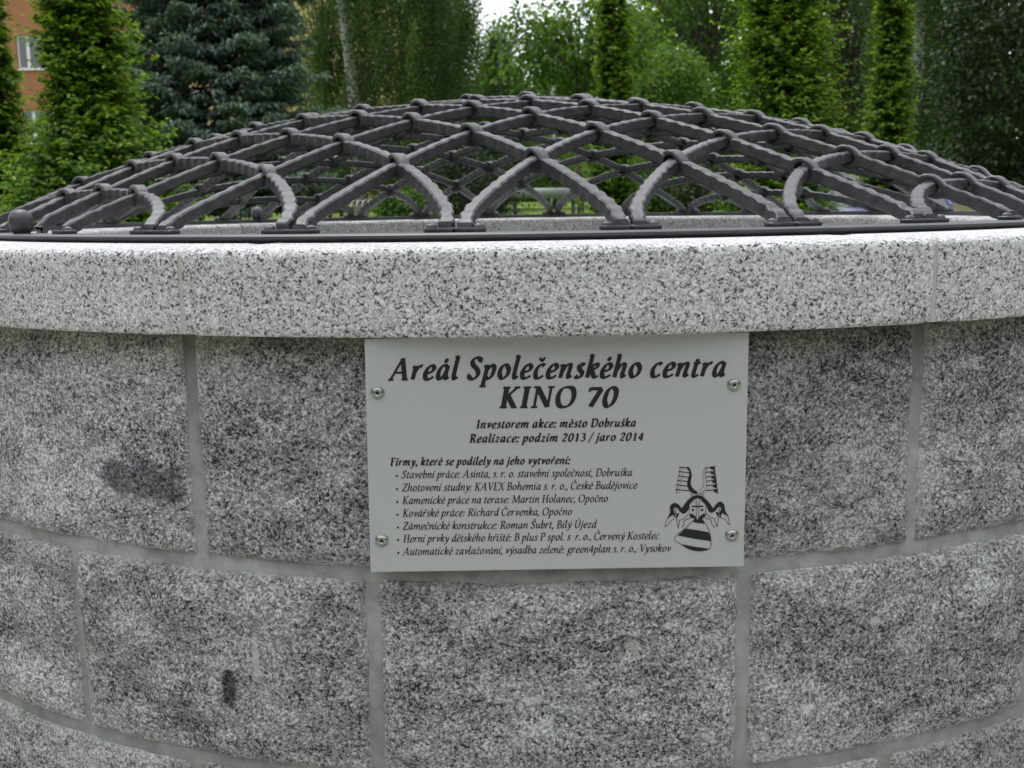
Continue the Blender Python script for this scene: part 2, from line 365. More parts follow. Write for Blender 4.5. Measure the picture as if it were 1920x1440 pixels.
def sweep(mb,pts,ups,hw,hh,wave=0.,ph=0.):
    """rectangular hammered section swept along pts"""
    n=len(pts); V=[]; F=[]; s=0
    for i,p in enumerate(pts):
        t=(pts[min(i+1,n-1)]-pts[max(i-1,0)]).normalized(); 
        if i: s+=(pts[i]-pts[i-1]).length
        side=t.cross(ups[i]).normalized(); up=side.cross(t).normalized()
        k1=1+wave*math.sin(s*2*math.pi/.021+ph)+wave*.5*math.sin(s*2*math.pi/.0345+ph*2.3)
        k2=1+wave*math.sin(s*2*math.pi/.0225+ph*1.7)+wave*.4*noise.noise(Vector((s*40,ph,0)))
        a,b=hw[i]*k1,hw[i]*k2; h=hh[i]*(1+wave*.6*math.sin(s*2*math.pi/.024+ph*.7)); c=.0020
        for (x,z) in ((-a,-h+c),(-a,h-c),(-a+c,h),(b-c,h),(b,h-c),(b,-h+c),(b-c,-h),(-a+c,-h)): V.append(p+side*x+up*z)
    for i in range(n-1):
        for k in range(8): F.append((i*8+k,i*8+(k+1)%8,(i+1)*8+(k+1)%8,(i+1)*8+k))
    F.append(tuple(range(8))[::-1]); F.append(tuple((n-1)*8+k for k in range(8)))
    mb.add(V,F)
ZUP=Vector((0,0,1))
HW,HH=.0080,.0086
def foot(parent,p,tan,out):
    """flattened end: plate lying on the ring plus domed rivet"""
    M=Matrix(((tan.x,-out.x,0,p.x),(tan.y,-out.y,0,p.y),(0,0,1,0),(0,0,0,1)))
    if M.to_3x3().determinant()<0: M=Matrix(((tan.x,out.x,0,p.x),(tan.y,out.y,0,p.y),(0,0,1,0),(0,0,0,1)))
    L=.036; mb=MB(); outl=[]; n=20
    for k in range(n):
        a=2*math.pi*k/n; ex=abs(math.cos(a))**.45*(1 if math.cos(a)>0 else -1); ey=abs(math.sin(a))**.45*(1 if math.sin(a)>0 else -1)
        outl.append((L*.5*ex+L*.5-.012,.0112*ey))
    V=[];
    for zz_,s in ((-.0006,.97),(.0008,1),(.0034,1),(.0044,.94)): V+=[M@Vector(((x-L*.5+.012)*s+L*.5-.012,y*s,zz_)) for x,y in outl]
    F=[(r*n+k,r*n+(k+1)%n,(r+1)*n+(k+1)%n,(r+1)*n+k) for r in range(3) for k in range(n)]+[tuple(3*n+k for k in range(n))]
    mb.add(V,F); mb.build('foot_plate',M_IRON,parent,True).data.set_sharp_from_angle(angle=R_(40))
    mb=MB(); mb.lathe([(.0066,.0042),(.0064,.0058),(.0052,.0076),(.003,.0087),(.0001,.0090)],12,M@Matrix.Translation((.016,0,0))); mb.build('rivet',M_IRON,parent,True)
def make_bar(fam,m):
    mb=MB(); fv=abs(math.sin(R_(DSTEP/2+DSTEP*m))); 
    # crossings along the bar
    cr=[]
    for j in IDX:
        u,v=cross(m,j) if fam=='u' else cross(j,m)
        o=v if fam=='u' else u
        if math.hypot(u,v)<.955: cr.append(o)
    cr.sort()
    def P(o):
        wv=w_at(m,o); u,v=(wv,o) if fam=='u' else (o,wv)
        r=math.hypot(u,v); return uv2w(u,v,zc(r)),r
    n=max(24,int(fv*2/.009)); oo=[-fv+2*fv*i/n for i in range(n+1)]
    # denser at the ends
    st=oo[1]-oo[0]; oo=[-fv+st*k/4 for k in range(16)]+oo[4:-4]+[fv-st*k/4 for k in range(15,-1,-1)]
    pts=[P(o)[0] for o in oo]
    # pull the pair apart at the foot
    ph=m*1.3+(0 if fam=='u' else 5)
    EY=.0135
    for e in (0,-1):
        p=pts[e]; rad=Vector((p.x,p.y,0)).normalized(); tg=Vector((-rad.y,rad.x,0))
        nxt=pts[12 if e==0 else -13]-p; sgn=-1 if nxt.dot(tg)>0 else 1
        tg=tg*sgn
        shift=-tg*.0108 if m!=7.5 else -rad*.02
        for k in range(18):
            idx=k if e==0 else -1-k; pts[idx]=pts[idx]+shift*(1-k/18)**1.2
        foot_p=pts[e].copy()
        if m!=7.5: feet.append((foot_p,-tg,rad.copy()))
        pts[e].z=.002
    segs=[]; 
    if fam=='v': segs=[(0,len(pts)-1)]
    sl=[0]
    for i in range(1,len(pts)): sl.append(sl[-1]+(pts[i]-pts[i-1]).length)
    def near(o): return min(range(len(oo)),key=lambda i:abs(oo[i]-o))
    if fam=='v':
        hw=[HW]*len(pts); hh=[HH*.86]*len(pts)
        # a shade narrower where the bar passes the eye
        sweep(mb,pts,[ZUP]*len(pts),hw,hh,.15,ph)
    else:
        # exact crossing arclengths
        import numpy as _n
        sc_=[float(_n.interp(o,oo,sl)) for o in cr]
        X=_n.array(pts); S=_n.array(sl)
        def pt(s): return Vector([float(_n.interp(s,S,X[:,k])) for k in range(3)])
        cuts=[0.]+[q for s in sc_ for q in (s-EY,s+EY)]+[sl[-1]]
        for a in range(0,len(cuts),2):
            s0,s1=cuts[a],cuts[a+1]
            if s1-s0<.004: continue
            k=max(3,int((s1-s0)/.0065)); ss=[s0+(s1-s0)*i/k for i in range(k+1)]
            if a==0: ss=sorted(set(ss+sl[1:12]))
            if a==len(cuts)-2: ss=sorted(set(ss+sl[-12:-1]))
            pp=[pt(s) for s in ss]; sweep(mb,pp,[ZUP]*len(pp),[HW]*len(pp),[HH]*len(pp),.15,ph)
        for s in sc_:
            k=12
            for sg in (1,-1):
                pp=[];hw_=[]
                for i in range(k+1):
                    q=-1+2*i/k; b=(math.cos(q*math.pi/2))**.75 if abs(q)<1 else 0
                    p=pt(s+q*(EY+.003)); p.z+=sg*(HH*.52+b*(.0088 if sg>0 else .0074)); pp.append(p); hw_.append(HW*(1+.10*b))
                sweep(mb,pp,[ZUP]*len(pp),hw_,[.0045 - .0010*math.cos((-1+2*i/k)*math.pi/2) for i in range(k+1)],.02,ph)
    o=mb.build('lattice_bar',M_IRON,grille,True); o.data.set_sharp_from_angle(angle=R_(38))
    return o
for fam in 'uv':
    for m in IDX:
        feet=[]; o=make_bar(fam,m)
        for (p,tg,rad) in feet: foot(o,Vector((p.x,p.y,0)),tg,rad)
for a in (-43.97,-133.97,136.03,46.03):
    x,y=th_xy(a,1.004); mb=MB(); s=.0185
    pr=[(a_*.88,b_*.9) for a_,b_ in [(.0001,.036),(.006,.0355),(.0115,.033),(.0158,.0285),(.0182,.0225),(.0186,.0165),(.0178,.009),(.0160,.0035),(.0130,.0005),(.0125,-.001)]]
    mb.lathe(pr[::-1],24,Matrix.Translation((x,y,0))); mb.build('ball_knob',M_IRON,grille,True)

# ------------------------------------------------------------------ information panel
SA=R_(2.0); SN=Vector((math.sin(SA),-math.cos(SA),0)); SE=Vector((math.cos(SA),math.sin(SA),0))
def SP(s,z,d=0.): return SE*s+SN*(1.165+d)+ZUP*z
sign=empty('information_sign','grey rectangular sign with black Czech lettering and crest, screwed below the coping','sign')
cor=[(-.2034,-.3364),(.1761,-.3386),(.1764,-.0985),(-.2008,-.0985)]
bm=bmesh.new(); a=[bm.verts.new(SP(s,z,0)) for s,z in cor]; b=[bm.verts.new(SP(s,z,-.003)) for s,z in cor]
bm.faces.new(a); bm.faces.new(b[::-1])
for k in range(4): bm.faces.new((a[k],b[k],b[(k+1)%4],a[(k+1)%4]))
bmesh.ops.bevel(bm,geom=list(bm.edges),offset=.0004,segments=1,affect='EDGES')
bmesh.ops.recalc_face_normals(bm,faces=bm.faces)
bm_obj('panel',bm,M_PANEL,sign)
for s,z in ((-.1898,-.15184),(.16246,-.15033),(-.19085,-.30298),(.16327,-.30504)):
    M=Matrix((( SE.x,0,SN.x,SP(s,z).x),(SE.y,0,SN.y,SP(s,z).y),(0,1,0,z),(0,0,0,1)))
    mb=MB(); mb.lathe([(.0062,0),(.0062,.0008),(.0058,.0018),(.0050,.0028),(.0038,.0035),(.0019,.0038),(.0019,.0020),(.0001,.0020)],28,M); so_=mb.build('screw',M_STEEL,sign,True)
    mb=MB(); mb.lathe([(.0019,.0021),(.0001,.0021)],6,M); mb.build('socket',M_DARK,so_)
    mb=MB(); mb.lathe([(.0068,.0002),(.0068,.0007),(.0060,.0007)],28,M); mb.build('washer',M_STEEL,so_,True)

G={ # stroke font: advance, strokes (S spline pen, L straight pen, H hairline, T serif, K thick, D dot, C closed spline)
'A':(134,'H8,2 72,144;L72,149 106,2;T32,50 94,50;T-8,2 28,2;T84,2 128,2'),
'S':(98,'S86,124 66,145 42,143 28,122 38,94 66,68 78,36 60,6 34,2 14,22;T90,146 87,112;T12,38 12,6'),
'K':(122,'L32,146 32,2;T8,147 56,147;T8,2 56,2;H100,146 36,74;L50,86 98,4;T80,147 118,147;T84,2 118,2'),
'I':(64,'L32,146 32,2;T8,147 56,147;T8,2 56,2'),
'N':(142,'H27,146 27,2;L30,144 112,4;H114,146 114,0;T2,147 40,147;T6,2 48,2;T94,147 136,147'),
'O':(136,'C68,146 32,130 16,76 32,16 66,0 102,18 118,72 104,130'),
'D':(130,'L32,146 32,2;S32,145 74,145 110,114 112,46 78,6 32,3;T8,147 40,147;T8,2 40,2'),
'R':(116,'L32,146 32,2;S32,145 70,145 90,114 70,80 36,76;L60,78 96,4;T90,2 116,2;T8,147 40,147;T8,2 56,2'),
'F':(98,'L32,146 32,2;T8,147 94,147;T95,148 92,116;T32,78 74,78;T8,2 56,2'),
'Z':(106,'K18,145 94,145;L94,142 14,6;K14,4 94,4;T16,146 12,118;T96,4 100,30'),
'E':(104,'L32,146 32,2;T8,147 94,147;T94,148 92,118;T32,78 74,78;T8,2 94,2;T94,2 100,30'),
'X':(114,'L24,146 94,2;H96,146 18,2;T6,147 44,147;T80,147 112,147;T4,2 34,2;T76,2 110,2'),
'V':(112,'L24,146 58,4;H58,0 100,146;T4,147 44,147;T84,147 116,147'),
'B':(110,'L32,146 32,2;S32,145 70,145 84,114 66,82 32,79;S60,79 94,62 94,20 66,4 32,3;T8,147 40,147;T8,2 40,2'),
'C':(112,'S100,118 82,142 46,140 18,96 18,42 46,3 80,4 100,26;T102,147 100,112'),
'M':(164,'H28,146 20,2;L32,144 78,8;H78,6 128,146;L132,146 138,2;T6,147 36,147;T2,2 40,2;T124,147 156,147;T116,2 160,2'),
'H':(136,'L32,146 32,2;L104,146 104,2;T32,76 104,76;T8,147 56,147;T8,2 56,2;T80,147 128,147;T80,2 128,2'),
'U':(130,'S30,146 28,60 40,12 68,2 94,18 102,56 104,146;T6,147 54,147;T88,147 122,147'),
'P':(102,'L32,146 32,2;S32,145 72,145 90,112 72,74 34,70;T8,147 40,147;T8,2 56,2'),
'7':(98,'K22,132 92,132;L90,130 40,0;T18,140 16,108'),
'0':(100,'C52,140 26,112 18,48 38,1 66,14 82,58 80,116'),
'2':(98,'S22,112 38,137 62,137 78,110 60,66 18,10;K18,7 84,7'),
'1':(90,'L50,140 50,2;T26,122 50,141;T26,2 74,2'),
'3':(96,'S24,122 48,138 74,118 68,88 44,76;S44,76 74,66 80,30 54,3 20,10'),
'4':(98,'L66,140 66,0;H66,140 12,48;K12,42 90,42'),
'a':(97,'S72,90 46,96 22,66 17,22 34,3 56,26 72,66;S78,97 69,44 73,5 92,16'),
'b':(90,'S28,160 21,60 22,16 42,2 68,28 74,72 56,95 24,54;T10,150 30,162'),
'c':(80,'S72,84 58,95 36,86 18,48 26,8 50,3 74,20'),
'd':(98,'S72,88 46,96 22,66 17,22 34,3 56,26 72,66;S82,160 72,50 76,5 94,16;T62,151 84,162'),
'e':(82,'S22,44 56,52 72,76 58,95 36,86 17,48 24,8 50,3 76,20'),
'g':(92,'C50,97 26,80 26,48 50,39 72,58 74,86;S36,42 24,24 50,11 78,-8 68,-38 36,-48 12,-34 20,-8 44,8;H72,90 96,94'),
'h':(98,'S30,160 23,80 17,2;S22,40 44,82 64,94 76,80 69,30 74,4 94,16;T12,151 32,162'),
'i':(50,'H8,80 24,93;S28,97 20,32 25,4 44,16;D34,130'),
'j':(48,'S30,97 22,10 8,-36 -14,-48;H10,82 26,93;D36,130'),
'k':(90,'S30,160 23,80 17,2;S22,44 50,88 70,94 76,78 56,60 34,52;S38,54 66,6 90,14;T12,151 32,162'),
'l':(50,'S32,160 21,60 20,20 28,3 48,16;T12,151 34,162'),
'm':(146,'H6,80 22,93;S27,97 22,50 16,2;S22,40 44,82 62,94 71,80 63,2;S68,40 92,82 110,94 121,80 114,28 120,4 140,16'),
'n':(98,'H6,80 22,93;S27,97 22,50 16,2;S22,40 44,82 64,94 76,80 69,28 74,4 94,16'),
'o':(92,'C50,96 24,76 18,32 40,2 70,24 76,66'),
'p':(94,'S30,98 22,20 14,-50;H6,80 26,94;S23,50 46,84 64,94 78,70 68,22 46,2 24,14;T-6,-51 38,-51'),
'r':(74,'H6,80 22,93;S27,97 22,50 16,2;S22,44 42,82 58,94 70,88'),
's':(72,'S62,84 48,96 28,84 36,58 56,36 50,10 28,2 12,14'),
't':(60,'S36,122 24,50 23,14 36,2 56,16;T8,92 60,96'),
'u':(98,'H6,80 22,93;S28,97 20,30 32,4 52,16 70,54;S82,97 71,30 75,4 94,16'),
'v':(84,'S12,86 26,92 36,50 37,4;H37,4 64,44;S62,40 76,74 66,94'),
'w':(126,'S12,86 26,92 36,50 37,4;S38,6 66,50 72,95;S72,95 78,50 78,4;S80,6 110,44 118,78 108,94'),
'y':(88,'S12,86 28,94 38,50 44,8;S82,97 72,50 42,-22 14,-46 -2,-40'),
'z':(80,'K16,90 70,90;H70,88 12,8;K12,7 70,7'),
'.':(38,'D18,8'),',':(38,'D18,8;S24,6 24,-8 8,-26'),':':(42,'D16,8;D22,82'),'/':(66,'H-2,-30 62,160'),' ':(44,'')}
ACC={'á':('a','a'),'é':('e','a'),'í':('ı','a'),'ý':('y','a'),'č':('c','v'),'ě':('e','v'),'š':('s','v'),'ř':('r','v'),'ž':('z','v'),'Č':('C','V'),'Š':('S','V'),'Ú':('U','A')}
G['ı']=(50,'H8,80 24,93;S28,97 20,32 25,4 44,16')
def spline(P,closed=False,step=7):
    n=len(P); out=[]
    rng=range(n if closed else n-1)
    for i in rng:
        g=(lambda k:P[k%n]) if closed else (lambda k:P[min(max(k,0),n-1)])
        p0,p1,p2,p3=[np.array(g(i+k),float) for k in (-1,0,1,2)]
        m=max(2,int(np.hypot(*(p2-p1))/step)+2)
        for k in range(m):
            t=k/m; out.append(.5*((2*p1)+(-p0+p2)*t+(2*p0-5*p1+4*p2-p3)*t*t+(-p0+3*p1-3*p2+p3)*t**3))
    out.append(np.array(P[0] if closed else P[-1],float))
    return out
def text_line(txt,p0,p1,bold,xh,sub):
    W,T=(17.0,7.6) if bold else (11.0,4.6)
    pen=0; strokes=[]; space_gap=44
    for ch in txt:
        base,acc=ACC.get(ch,(ch,None)); adv,st=G[base]
        if acc:
            cx={'a':54,'e':46,'c':48,'ı':36,'y':58,'s':46,'r':50,'z':46,'C':66,'S':60,'U':70}[base]
            cy=112 if base.islower() or base=='ı' else 160
            if acc in 'aA': st+=';K%g,%g %g,%g'%(cx-2,cy+4,cx+14,cy+30)
            else: st+=';H%g,%g %g,%g;H%g,%g %g,%g'%(cx-16,cy+30,cx+1,cy+4,cx+1,cy+4,cx+20,cy+32)
        for s in st.split(';'):
            if not s: continue
            strokes.append((s[0],[(float(q.split(',')[0])+pen,float(q.split(',')[1]),pen) for q in s[1:].split()]))
        pen+=adv*(1.04 if bold else .97)+(5 if bold else 2)
    length=pen; (s0,z0),(s1,z1)=p0,p1
    k=xh/100; kx=(s1-s0)/length
    mb=MB(); layer=0
    def put(x,y,d): 
        xs_=x+.175*y
        return SP(s0+xs_*kx,z0+(z1-z0)*(x/length)+y*k,d)
    for kind,pp in strokes:
        layer+=1; d=.00035+layer%24*4e-6
        P=[(a,b) for a,b,_ in pp]
        if kind=='D':
            r=W*1.12; cx,cy=P[0]; v=[put(cx+r*math.cos(q*math.pi/6),cy+r*math.sin(q*math.pi/6),d) for q in range(12)]; mb.add(v,[tuple(range(12))]); continue
        pts=spline(P,kind=='C') if kind in 'SC' else [np.array(p) for p in (P[0],P[1])]
        n=len(pts); V=[]
        for i,p in enumerate(pts):
            t=pts[min(i+1,n-1)]-pts[max(i-1,0)]
            if kind=='C' and i in (0,n-1): t=pts[1]-pts[-2]
            t=t/np.hypot(*t); nn=np.array([-t[1],t[0]])
            al=R_(27); ang=math.atan2(t[1],t[0])
            w_=math.sqrt((W*math.sin(ang-al))**2+(T*math.cos(ang-al))**2)
            w_={'H':max(T*1.15,W*.42),'T':T,'K':W*.72,'L':W*.98}.get(kind,w_)
            V.append(put(*(p+nn*w_),d)); V.append(put(*(p-nn*w_),d))
        mb.add(V,[(2*i,2*i+1,2*i+3,2*i+2) for i in range(n-1)])
    return mb.build('lettering',M_BLACK,sign)
LN=[("Areál Společenského centra",(-.1779,-.13953),(.1548,-.14186),1,.0144),
("KINO 70",(-.0713,-.1693),(.0470,-.17018),1,.0137),
("Investorem akce: město Dobruška",(-.0938,-.18961),(.0655,-.19083),1,.0056),
("Realizace: podzim 2013 / jaro 2014",(-.1010,-.20393),(.0730,-.20514),1,.0056),
("Firmy, které se podílely na jeho vytvoření:",(-.18022,-.22592),(-.0005,-.22771),1,.0053),
("Stavební práce: Asinta, s. r. o. stavební společnost, Dobruška",(-.1695,-.23909),(.06163,-.24137),0,.0053),
("Zhotovení studny: KAVEX Bohemia s. r. o., České Budějovice",(-.1694,-.25255),(.06651,-.25454),0,.0053),
("Kamenické práce na terase: Martin Holanec, Opočno",(-.16954,-.26566),(.03714,-.26776),0,.0053),
("Kovářské práce: Richard Červenka, Opočno",(-.1697,-.27895),(.00089,-.2805),0,.0053),
("Zámečnické konstrukce: Roman Šubrt, Bílý Újezd",(-.16985,-.29228),(.02553,-.29446),0,.0053),
("Herní prvky dětského hřiště: B plus P spol. s  r. o., Červený Kostelec",(-.17,-.30556),(.08896,-.30764),0,.0053),
("Automatické zavlažování, výsadba zeleně: green4plan s. r. o., Vysokov",(-.17042,-.31894),(.10101,-.32107),0,.0053)]
for l in LN: text_line(*l,0)
for s,z in [(-.17368,-.23671),(-.17385,-.25015),(-.17401,-.26336),(-.17417,-.27663),(-.17433,-.28996),(-.17443,-.30306),(-.17465,-.31649)]:
    mesh_obj('bullet_point',[SP(s+.00115*math.cos(a*math.pi/5),z+.00115*math.sin(a*math.pi/5),.0004) for a in range(10)],[tuple(range(10))],M_BLACK,sign)
# crest, flat print
def cz(X,Y):
    fx,fy=X/1303,Y/1440
    return (.08025+(.18207-.08025)*fx+fy*(.0008+.0018*fx),-.21855-.00202*fx-.1168*fy-.0003*fx*fy)
crest=[0]
mbc=MB()
def cpoly(pts,curve=True):
    crest[0]+=1; d=.0003+crest[0]*3e-6
    q=spline(pts,True,25) [:-1] if curve else pts
    tri=tessellate_polygon([[Vector((float(p[0]),float(p[1]),0)) for p in q]])
    mbc.add([SP(*cz(*p),d) for p in q],[tuple(t) for t in tri])
def cline(pts,wd=6,curve=True):
    crest[0]+=1; d=.0003+crest[0]*3e-6
    q=spline(pts,False,18) if curve and len(pts)>2 else [np.array(p,float) for p in pts]
    V=[]
    for i,p in enumerate(q):
        t=q[min(i+1,len(q)-1)]-q[max(i-1,0)]; t=t/np.hypot(*t); nn=np.array([-t[1],t[0]])*wd/2
        V.append(SP(*cz(*(p+nn)),d)); V.append(SP(*cz(*(p-nn)),d))
    mbc.add(V,[(2*i,2*i+1,2*i+3,2*i+2) for i in range(len(q)-1)])
cpoly([(462,182),(488,170),(515,220),(527,290),(514,350),(522,410),(552,455),(592,482),(605,500),(578,516),(530,500),(488,460),(468,400),(476,330),(492,280),(490,225)])
cline([(705,182),(676,230),(666,285),(682,345),(682,400),(655,445),(615,470)],5); cline([(728,190),(700,240),(700,300),(716,350),(712,420),(690,468),(640,500),(640,520)],5)
cline([(700,170),(730,185),(700,192),(705,172)],5)
for i,(a,b) in enumerate([((365,172),(472,184)),((358,230),(497,245)),((350,287),(497,303)),((340,343),(476,356)),((328,398),(478,416)),((318,459),(500,475))]):
    cline([a,b],11,False); x=a[0]+18; y=a[1]
    cline([(x+35,y+12),(x+30,y+42),(x+4,y+42)],4,False)
cline([(380,175),(325,515)],5,False)
for i,(a,b) in enumerate([((735,178),(828,165)),((698,242),(832,225)),((698,300),(842,285)),((716,352),(850,338)),((716,412),(858,395)),((700,472),(870,456))]):
    cline([a,b],11,False); x,y=b
    cpoly([(x-62,y+8),(x-14,y+2),(x-4,y+50),(x-30,y+44),(x-42,y+36),(x-62,y+34)],False)
cline([(820,165),(860,515)],6,False)
cpoly([(395,705),(440,640),(490,580),(550,541),(600,530),(660,543),(712,585),(765,645),(805,705),(812,742),(770,757),(738,728),(705,655),(652,592),(600,572),(548,592),(500,645),(494,700),(468,738),(428,768),(380,742)])
cline([(505,490),(525,545)],6,False); cline([(690,490),(662,545)],6,False); cline([(530,545),(560,500),(600,520),(640,500),(665,540)],6)
# mantling loops
cpoly([(400,705),(362,655),(312,630),(262,652),(244,700),(250,750),(212,832),(258,800),(292,788),(312,835),(308,760),(294,710),(316,686),(342,700),(380,748),(428,768)])
cpoly([(800,705),(838,650),(888,612),(936,640),(952,690),(962,740),(1000,808),(960,785),(915,765),(890,830),(885,760),(905,705),(884,680),(860,690),(820,740),(775,757)])
cpoly([(330,765),(368,760),(345,810),(330,845)],False); cpoly([(835,745),(870,750),(868,810),(845,780)],False)
cline([(212,830),(195,880),(182,938),(225,915),(248,870),(300,835)],6); cline([(318,690),(318,760),(335,850),(352,960)],7); cline([(352,960),(362,910),(378,870)],6)
cline([(480,770),(440,825),(370,855),(378,880)],6); cline([(530,820),(430,858),(428,905),(396,948)],7)
cline([(1000,805),(1003,860),(1018,908),(985,890),(960,845),(900,815),(885,760)],6); cline([(880,690),(878,760),(866,850),(855,940)],7); cline([(855,940),(830,890),(820,850)],6)
cline([(700,740),(740,800),(820,835),(822,860)],7); cline([(690,820),(770,850),(785,905),(825,955)],7)
cline([(495,650),(495,775)],6,False); cline([(706,650),(706,775)],6,False); cline([(495,650),(560,590)],6,False); cline([(706,650),(640,590)],6,False)
cline([(582,580),(586,832)],6,False); cline([(622,580),(614,832)],6,False); cline([(525,674),(675,674)],18,False)
for x,y in ((540,722),(658,722)): cpoly([(x-14,y-14),(x+14,y-14),(x+14,y+14),(x-14,y+14)],False)
cpoly([(494,775),(530,768),(572,800),(603,850),(632,800),(676,768),(708,775),(702,802),(662,832),(690,898),(610,888),(536,874),(562,832),(508,812)],False)
cpoly([(446,960),(590,980),(746,1008),(762,1060),(775,1124),(560,1092),(348,1050)],False)
cpoly([(395,1163),(560,1195),(745,1222),(700,1243),(610,1253),(500,1232)],False)
cline([(540,860),(450,950),(305,1085),(390,1165),(500,1228),(610,1252),(700,1242),(762,1215),(775,1120),(757,1010),(720,925),(668,850)],7)
mbc.build('crest',M_BLACK,sign)

# ------------------------------------------------------------------ foliage generators
def leaf_mesh(name,C,A,Nn,L,W,tone,material,parent,fold=.25):
    """C base points, A axis dir, Nn normal dir, L length, W width arrays"""
    n=len(C); A=A/np.linalg.norm(A,axis=1,keepdims=True); S=np.cross(A,Nn); S/=np.linalg.norm(S,axis=1,keepdims=True)+1e-9; U=np.cross(S,A)
    L=L[:,None]; W=W[:,None]
    V=np.empty((n,4,3)); V[:,0]=C; V[:,1]=C+A*L*.45+S*W*.5+U*W*fold; V[:,2]=C+A*L-U*L*.12; V[:,3]=C+A*L*.45-S*W*.5+U*W*fold
    me=bpy.data.meshes.new(name); me.vertices.add(4*n); me.vertices.foreach_set('co',V.reshape(-1).astype('f'))
    idx=(np.arange(n)[:,None]*4+np.array([0,1,2,0,2,3])).reshape(-1).astype('i')
    me.loops.add(6*n); me.loops.foreach_set('vertex_index',idx); me.polygons.add(2*n)
    me.polygons.foreach_set('loop_start',np.arange(0,6*n,3,dtype='i')); me.polygons.foreach_set('loop_total',np.full(2*n,3,'i'))
    at_=me.attributes.new('tone','FLOAT','POINT'); at_.data.foreach_set('value',np.repeat(np.clip(tone,0,1),4).astype('f'))
    me.materials.append(material); me.update(); me.validate()
    o=bpy.data.objects.new(name,me); COL.objects.link(o); o.parent=parent
    return o
def unit(v): return v/np.linalg.norm(v,axis=-1,keepdims=True)
def rnd(n,s=1.): return RNG.normal(0,s,(n,3))
def trunk(parent,p0,p1,r0,r1,material=M_BARK,bend=.05,name='trunk',n=9):
    mb=MB(); pts=[];rr=[]
    ph=random.random()*6
    for i in range(n+1):
        t=i/n; q=p0.lerp(p1,t); q=q+Vector((math.sin(t*5+ph),math.cos(t*4+ph),0))*bend*math.sin(math.pi*t); pts.append(q); rr.append(r0+(r1-r0)*t)
    mb.tube(pts,rr,9); return mb.build(name,material,parent,True)
def hornbeam(label,xpx,D,prof,top,nspray,group,leafL=.070,seed=1,tone0=0.):
    """prof: list (z, radius)"""
    global RNG; RNG=np.random.default_rng(seed)
    b=at(xpx,385,D); zb=zg(b.x,b.y); root=empty('hornbeam_tree',label,'tree',group,(b.x,b.y,zb))
    P=lambda x,y,z: Vector((x,y,z))
    trunk(root,P(0,0,-.05),P(0,0,top-zb),.055,.012,bend=.03)
    zs=np.array([p[0] for p in prof])-zb; rs=np.array([p[1] for p in prof])
    z=RNG.uniform(zs[0],zs[-1],nspray*3); keep=RNG.uniform(0,1,len(z))<np.interp(z,zs,rs)/rs.max()*1.0+.15; z=z[keep][:nspray]; n=len(z)
    az=RNG.uniform(0,2*np.pi,n); rad=np.interp(z,zs,rs)*RNG.uniform(.5,1.0,n)**.7*np.where(RNG.uniform(0,1,n)<.12,1.28,1.03)
    rad=rad*(1+.20*np.sin(3*az+5*z+seed)*np.sin(7.3*z+2*az)+.08*RNG.normal(0,1,n))
    el=RNG.uniform(.15,.75,n)
    out=np.stack([np.cos(az),np.sin(az),0*az],1)
    tip=out*rad[:,None]; tip[:,2]=z
    blen=np.minimum(rad*.85,.42)
    d=unit(out*np.cos(el)[:,None]+np.array([0,0,1])*np.sin(el)[:,None])
    mb=MB()
    for k in range(0,n,max(1,n//90)):
        a=tip[k]-d[k]*rad[k]*1.05; mb.tube([(a[0]*.1,a[1]*.1,a[2]-.1),tuple(tip[k])],[.010,.003],4,False)
    tag(mb.build('limbs',M_BARK,root),kind='stuff')
    m=18; s=np.linspace(0,1,m)[None,:]
    C=tip[:,None,:]-d[:,None,:]*blen[:,None,None]*(1-s)[:,:,None]
    C=C+RNG.normal(0,.012,C.shape)
    droop=(s**2*.05)[:,:,None]*np.array([0,0,-1]); C=C+droop
    side=unit(np.cross(d,np.array([0,0,1.])))[:,None,:]*np.where(np.arange(m)%2==0,1,-1)[None,:,None]
    A=side*.85+d[:,None,:]*.75+np.array([0,0,-.35])+RNG.normal(0,.28,C.shape)
    Nn=np.array([0,0,1.])+out[:,None,:]*.45+RNG.normal(0,.33,C.shape)
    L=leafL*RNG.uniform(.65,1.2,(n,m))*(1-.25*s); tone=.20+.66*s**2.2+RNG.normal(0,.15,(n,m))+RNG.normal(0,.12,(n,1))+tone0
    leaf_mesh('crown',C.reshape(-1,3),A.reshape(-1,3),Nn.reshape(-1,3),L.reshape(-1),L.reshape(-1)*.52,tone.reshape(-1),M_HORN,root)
    return root
def R2(prof,x,D):
    """profile in photo pixels (y, halfwidth) to (z, radius)"""
    return [(at(x,y,D).z,hw*D/F_PX) for y,hw in prof]
GH='columnar hornbeams planted around the well'
hornbeam('columnar hornbeam cut by the left edge of the frame',5,9.6,R2([(420,95),(300,95),(200,60),(120,50),(0,36),(-200,36),(-400,6)],5,9.6),at(5,-400,9.6).z,1500,GH,seed=3)
hornbeam('full columnar hornbeam with flared base between orange house and blue spruce',178,8.8,R2([(430,165),(330,156),(250,122),(180,88),(100,86),(0,78),(-150,60),(-330,8)],170,8.8),at(170,-330,8.8).z,3000,GH,seed=4)
hornbeam('bright columnar hornbeam on the right behind the dome',1462,11.5,R2([(430,120),(330,112),(240,105),(150,98),(60,92),(-50,80),(-200,60),(-380,8)],1462,11.5),at(1462,-380,11.5).z,2800,GH,seed=5,tone0=.05)
hornbeam('very slender hornbeam rising behind the middle of the dome',1150,14.5,R2([(425,66),(300,54),(200,42),(120,38),(0,34),(-90,26),(-160,4)],1150,14.5),at(1150,-160,14.5).z,1500,GH,.070,6,.02)
